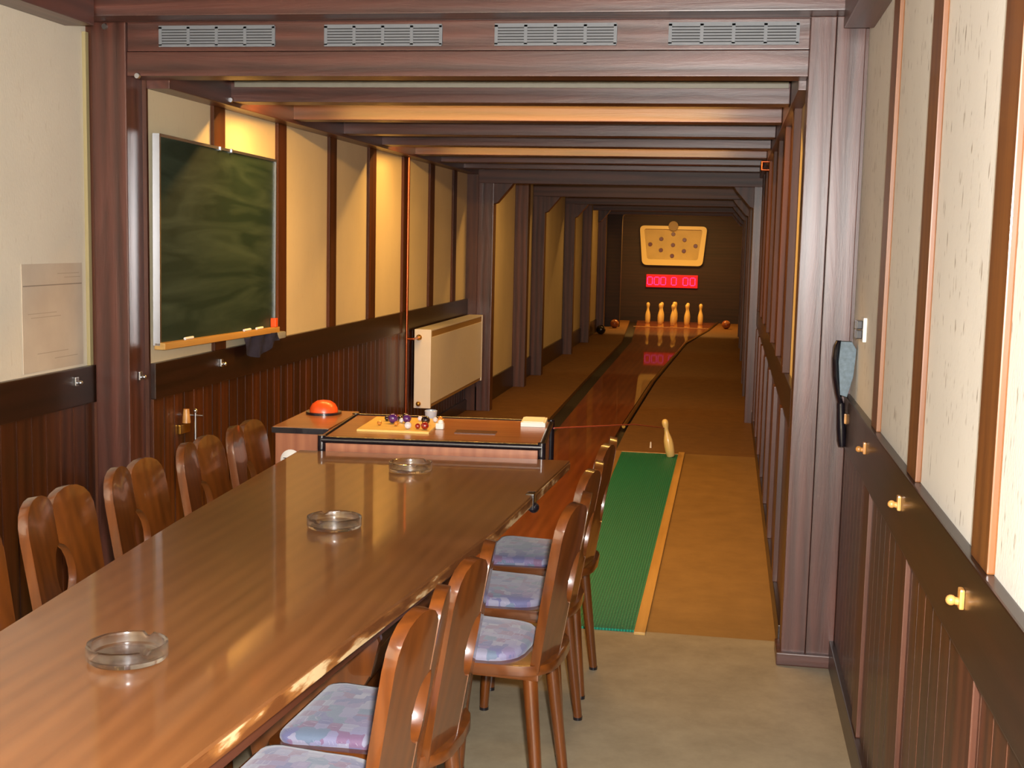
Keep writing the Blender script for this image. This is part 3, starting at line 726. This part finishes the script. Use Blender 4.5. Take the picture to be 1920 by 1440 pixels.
sb = thing('pin_indicator', 'cream lit pin indicator panel with nine dark lamps on end wall', 'indicator panel', (-1.13, YE, 1.10))
def trap(w0, w1, h, rc, n=6):
    """trapezoid wider at top, rounded corners"""
    cs = [(-w0, 0), (w0, 0), (w1, h), (-w1, h)]; out = []
    for i in range(4):
        p = Vector(cs[i]); a = (Vector(cs[i-1])-p).normalized()*rc; b = (Vector(cs[(i+1) % 4])-p).normalized()*rc
        for k in range(n+1):
            t_ = k/n; out.append(tuple((p+a)*(1-t_)**2+p*2*t_*(1-t_)+(p+b)*t_**2))
    return out
outer = trap(.595, .665, .78, .10); inner = trap(.50, .575, .60, .05); inner = [(x, z+.115) for x, z in inner]
bm = BM()
def ringprism(bm, A, B, y0, y1):
    va = [[bm.verts.new((x, y, z)) for x, z in P_] for P_ in (A, B) for y in (y0, y1)]
    n = len(A); a0_, a1_, b0_, b1_ = va
    for i in range(n):
        j = (i+1) % n
        bm.faces.new((a0_[i], a0_[j], b0_[j], b0_[i])); bm.faces.new((a1_[i], b1_[i], b1_[j], a1_[j])); bm.faces.new((a0_[i], a1_[i], a1_[j], a0_[j])); bm.faces.new((b0_[i], b0_[j], b1_[j], b1_[i]))
ringprism(bm, outer, inner, -.10, -.001)
obj('frame', bm, plain('cream_plastic', '#e2cf86', .4), sb, 30)
bm = prism(BM(), inner, .001, .03); bmesh.ops.transform(bm, matrix=Matrix.Rotation(PI/2, 4, 'X'), verts=bm.verts)
obj('face_plate', bm, plain('face_plate_cream', '#c6b276', .5, noise=.2, nscale=3), sb)
for dx, dz in ((0, .62), (-.235, .52), (.225, .51), (-.45, .41), (0, .405), (.445, .395), (-.235, .30), (.22, .29), (-.01, .19)):
    bm = BM(); tube(bm, (dx, -.03, dz), (dx, -.055, dz), .042, .036, 16); obj('indicator_lamp', bm, plain('lamp_cap', '#5a2612', .3) if 'lamp_cap' not in bpy.data.materials else bpy.data.materials['lamp_cap'], sb, 40)
bm = BM(); tube(bm, (0, -.10, .78), (0, -.13, .78), .10, .095, 24); obj('round_badge', bm, plain('tan_badge', '#8f7a50', .5), sb, 40)

led = thing('score_display', 'red glowing score display reading zeros above the pins', 'display', (-1.125, YE, .66))
obj('panel', box(BM(), -.51, .51, -.06, -.001, 0, .255, .01), 'led', led)
def digit(cx):
    bm = BM(); w, h, t_ = .048, .075, .017
    for sx in (-1, 1):
        for z0, z1 in ((.006, h-.003), (h+.003, 2*h-.006)):
            x = cx+sx*w; box(bm, x-t_/2, x+t_/2, -.066, -.060, .052+z0, .052+z1)
    for z in (0, 2*h-.0): box(bm, cx-w+.012, cx+w-.012, -.066, -.060, .052+z-t_/2, .052+z+t_/2)
    obj('digit', bm, 'digit', led)
for cx in (-.435, -.30, -.17, .04, .27, .41): digit(cx)

tag(obj('bowling_ball', ball(BM(), (0, 0, .08), .08), 'ball', None, 60, loc=(-2.0, 22.55, 0)), 'orange-brown bowling ball left of the pin deck', 'bowling ball', 'balls beside the lane')
tag(obj('bowling_ball', ball(BM(), (0, 0, .08), .08), 'ball_dark', None, 60, loc=(-2.08, 20.9, 0)), 'black bowling ball at the left alley wall', 'bowling ball', 'balls beside the lane')
tag(obj('bowling_ball', ball(BM(), (0, 0, .08), .08), 'ball', None, 60, loc=(-.02, 23.3, 0)), 'orange-brown bowling ball right of the pin deck', 'bowling ball', 'balls beside the lane')

# ------------------------------------------------------------------ camera
cd = bpy.data.cameras.new('camera'); cam = bpy.data.objects.new('camera', cd); COL.objects.link(cam)
cd.sensor_width = 36; cd.lens = 2350/1920*36; cd.clip_start = .02; cd.clip_end = 100
yaw, pitch, roll = [math.radians(a) for a in (-9.69, -6.59, 1.2915)]
F = Vector((math.sin(yaw)*math.cos(pitch), math.cos(yaw)*math.cos(pitch), math.sin(pitch)))
r0 = F.cross(Vector((0, 0, 1))).normalized(); u0 = r0.cross(F)
rr_ = r0*math.cos(roll)+u0*math.sin(roll); uu = -r0*math.sin(roll)+u0*math.cos(roll)
cam.matrix_world = Matrix((( rr_.x, uu.x, -F.x, 0), (rr_.y, uu.y, -F.y, 0), (rr_.z, uu.z, -F.z, 1.55), (0, 0, 0, 1)))
S.camera = cam

# ------------------------------------------------------------------ light
def light(name, typ, loc, e, c, **kw):
    d = bpy.data.lights.new(name, typ); d.energy = e; d.color = c
    for k, v in kw.items(): setattr(d, k, v)
    o = bpy.data.objects.new(name, d); COL.objects.link(o); o.location = loc; return o
light('camera_flash', 'POINT', (.05, -.02, 1.63), 800, (1, .97, .96), shadow_soft_size=.025)
rl = light('room_fill_light', 'AREA', (-1.0, -.6, 2.46), 58, (1, .93, .84), shape='RECTANGLE', size=1.6, size_y=.6)  # added fill behind the camera, standing for no known fixture
WARM = (1, .51, .12)
def tubelamp(y, z, e, x=-1.0, sx=1.7, tilt=0.):
    o = light('cove_lamp', 'AREA', (x, y, z), e, WARM, shape='RECTANGLE', size=sx, size_y=.04); o.rotation_euler = (tilt, 0, 0); return o
tubelamp(5.66, 2.205, 62, x=-1.1, sx=2.1, tilt=math.radians(14)); tubelamp(8.17, 2.205, 42, x=-1.1, sx=2.1, tilt=math.radians(14))
tubelamp(11.32, 2.18, 24, tilt=math.radians(15)); tubelamp(14.5, 2.18, 13, tilt=math.radians(15)); tubelamp(17.3, 2.18, 12, tilt=math.radians(15)); tubelamp(20.5, 2.18, 8, tilt=math.radians(15))
tubelamp(23.15, 2.17, 80, x=-1.0, sx=1.2, tilt=math.radians(10))

w = bpy.data.worlds.new('world'); S.world = w; w.use_nodes = True
w.node_tree.nodes['Background'].inputs[0].default_value = (.02, .018, .016, 1)
S.view_settings.view_transform = 'Standard'; S.view_settings.look = 'None'; S.view_settings.gamma = 1; S.view_settings.use_curve_mapping = False
S.view_settings.exposure = 0.0
S.cycles.max_bounces = 10; S.cycles.use_denoising = True; S.cycles.caustics_reflective = True; S.cycles.caustics_refractive = True
S.cycles.sample_clamp_indirect = 4
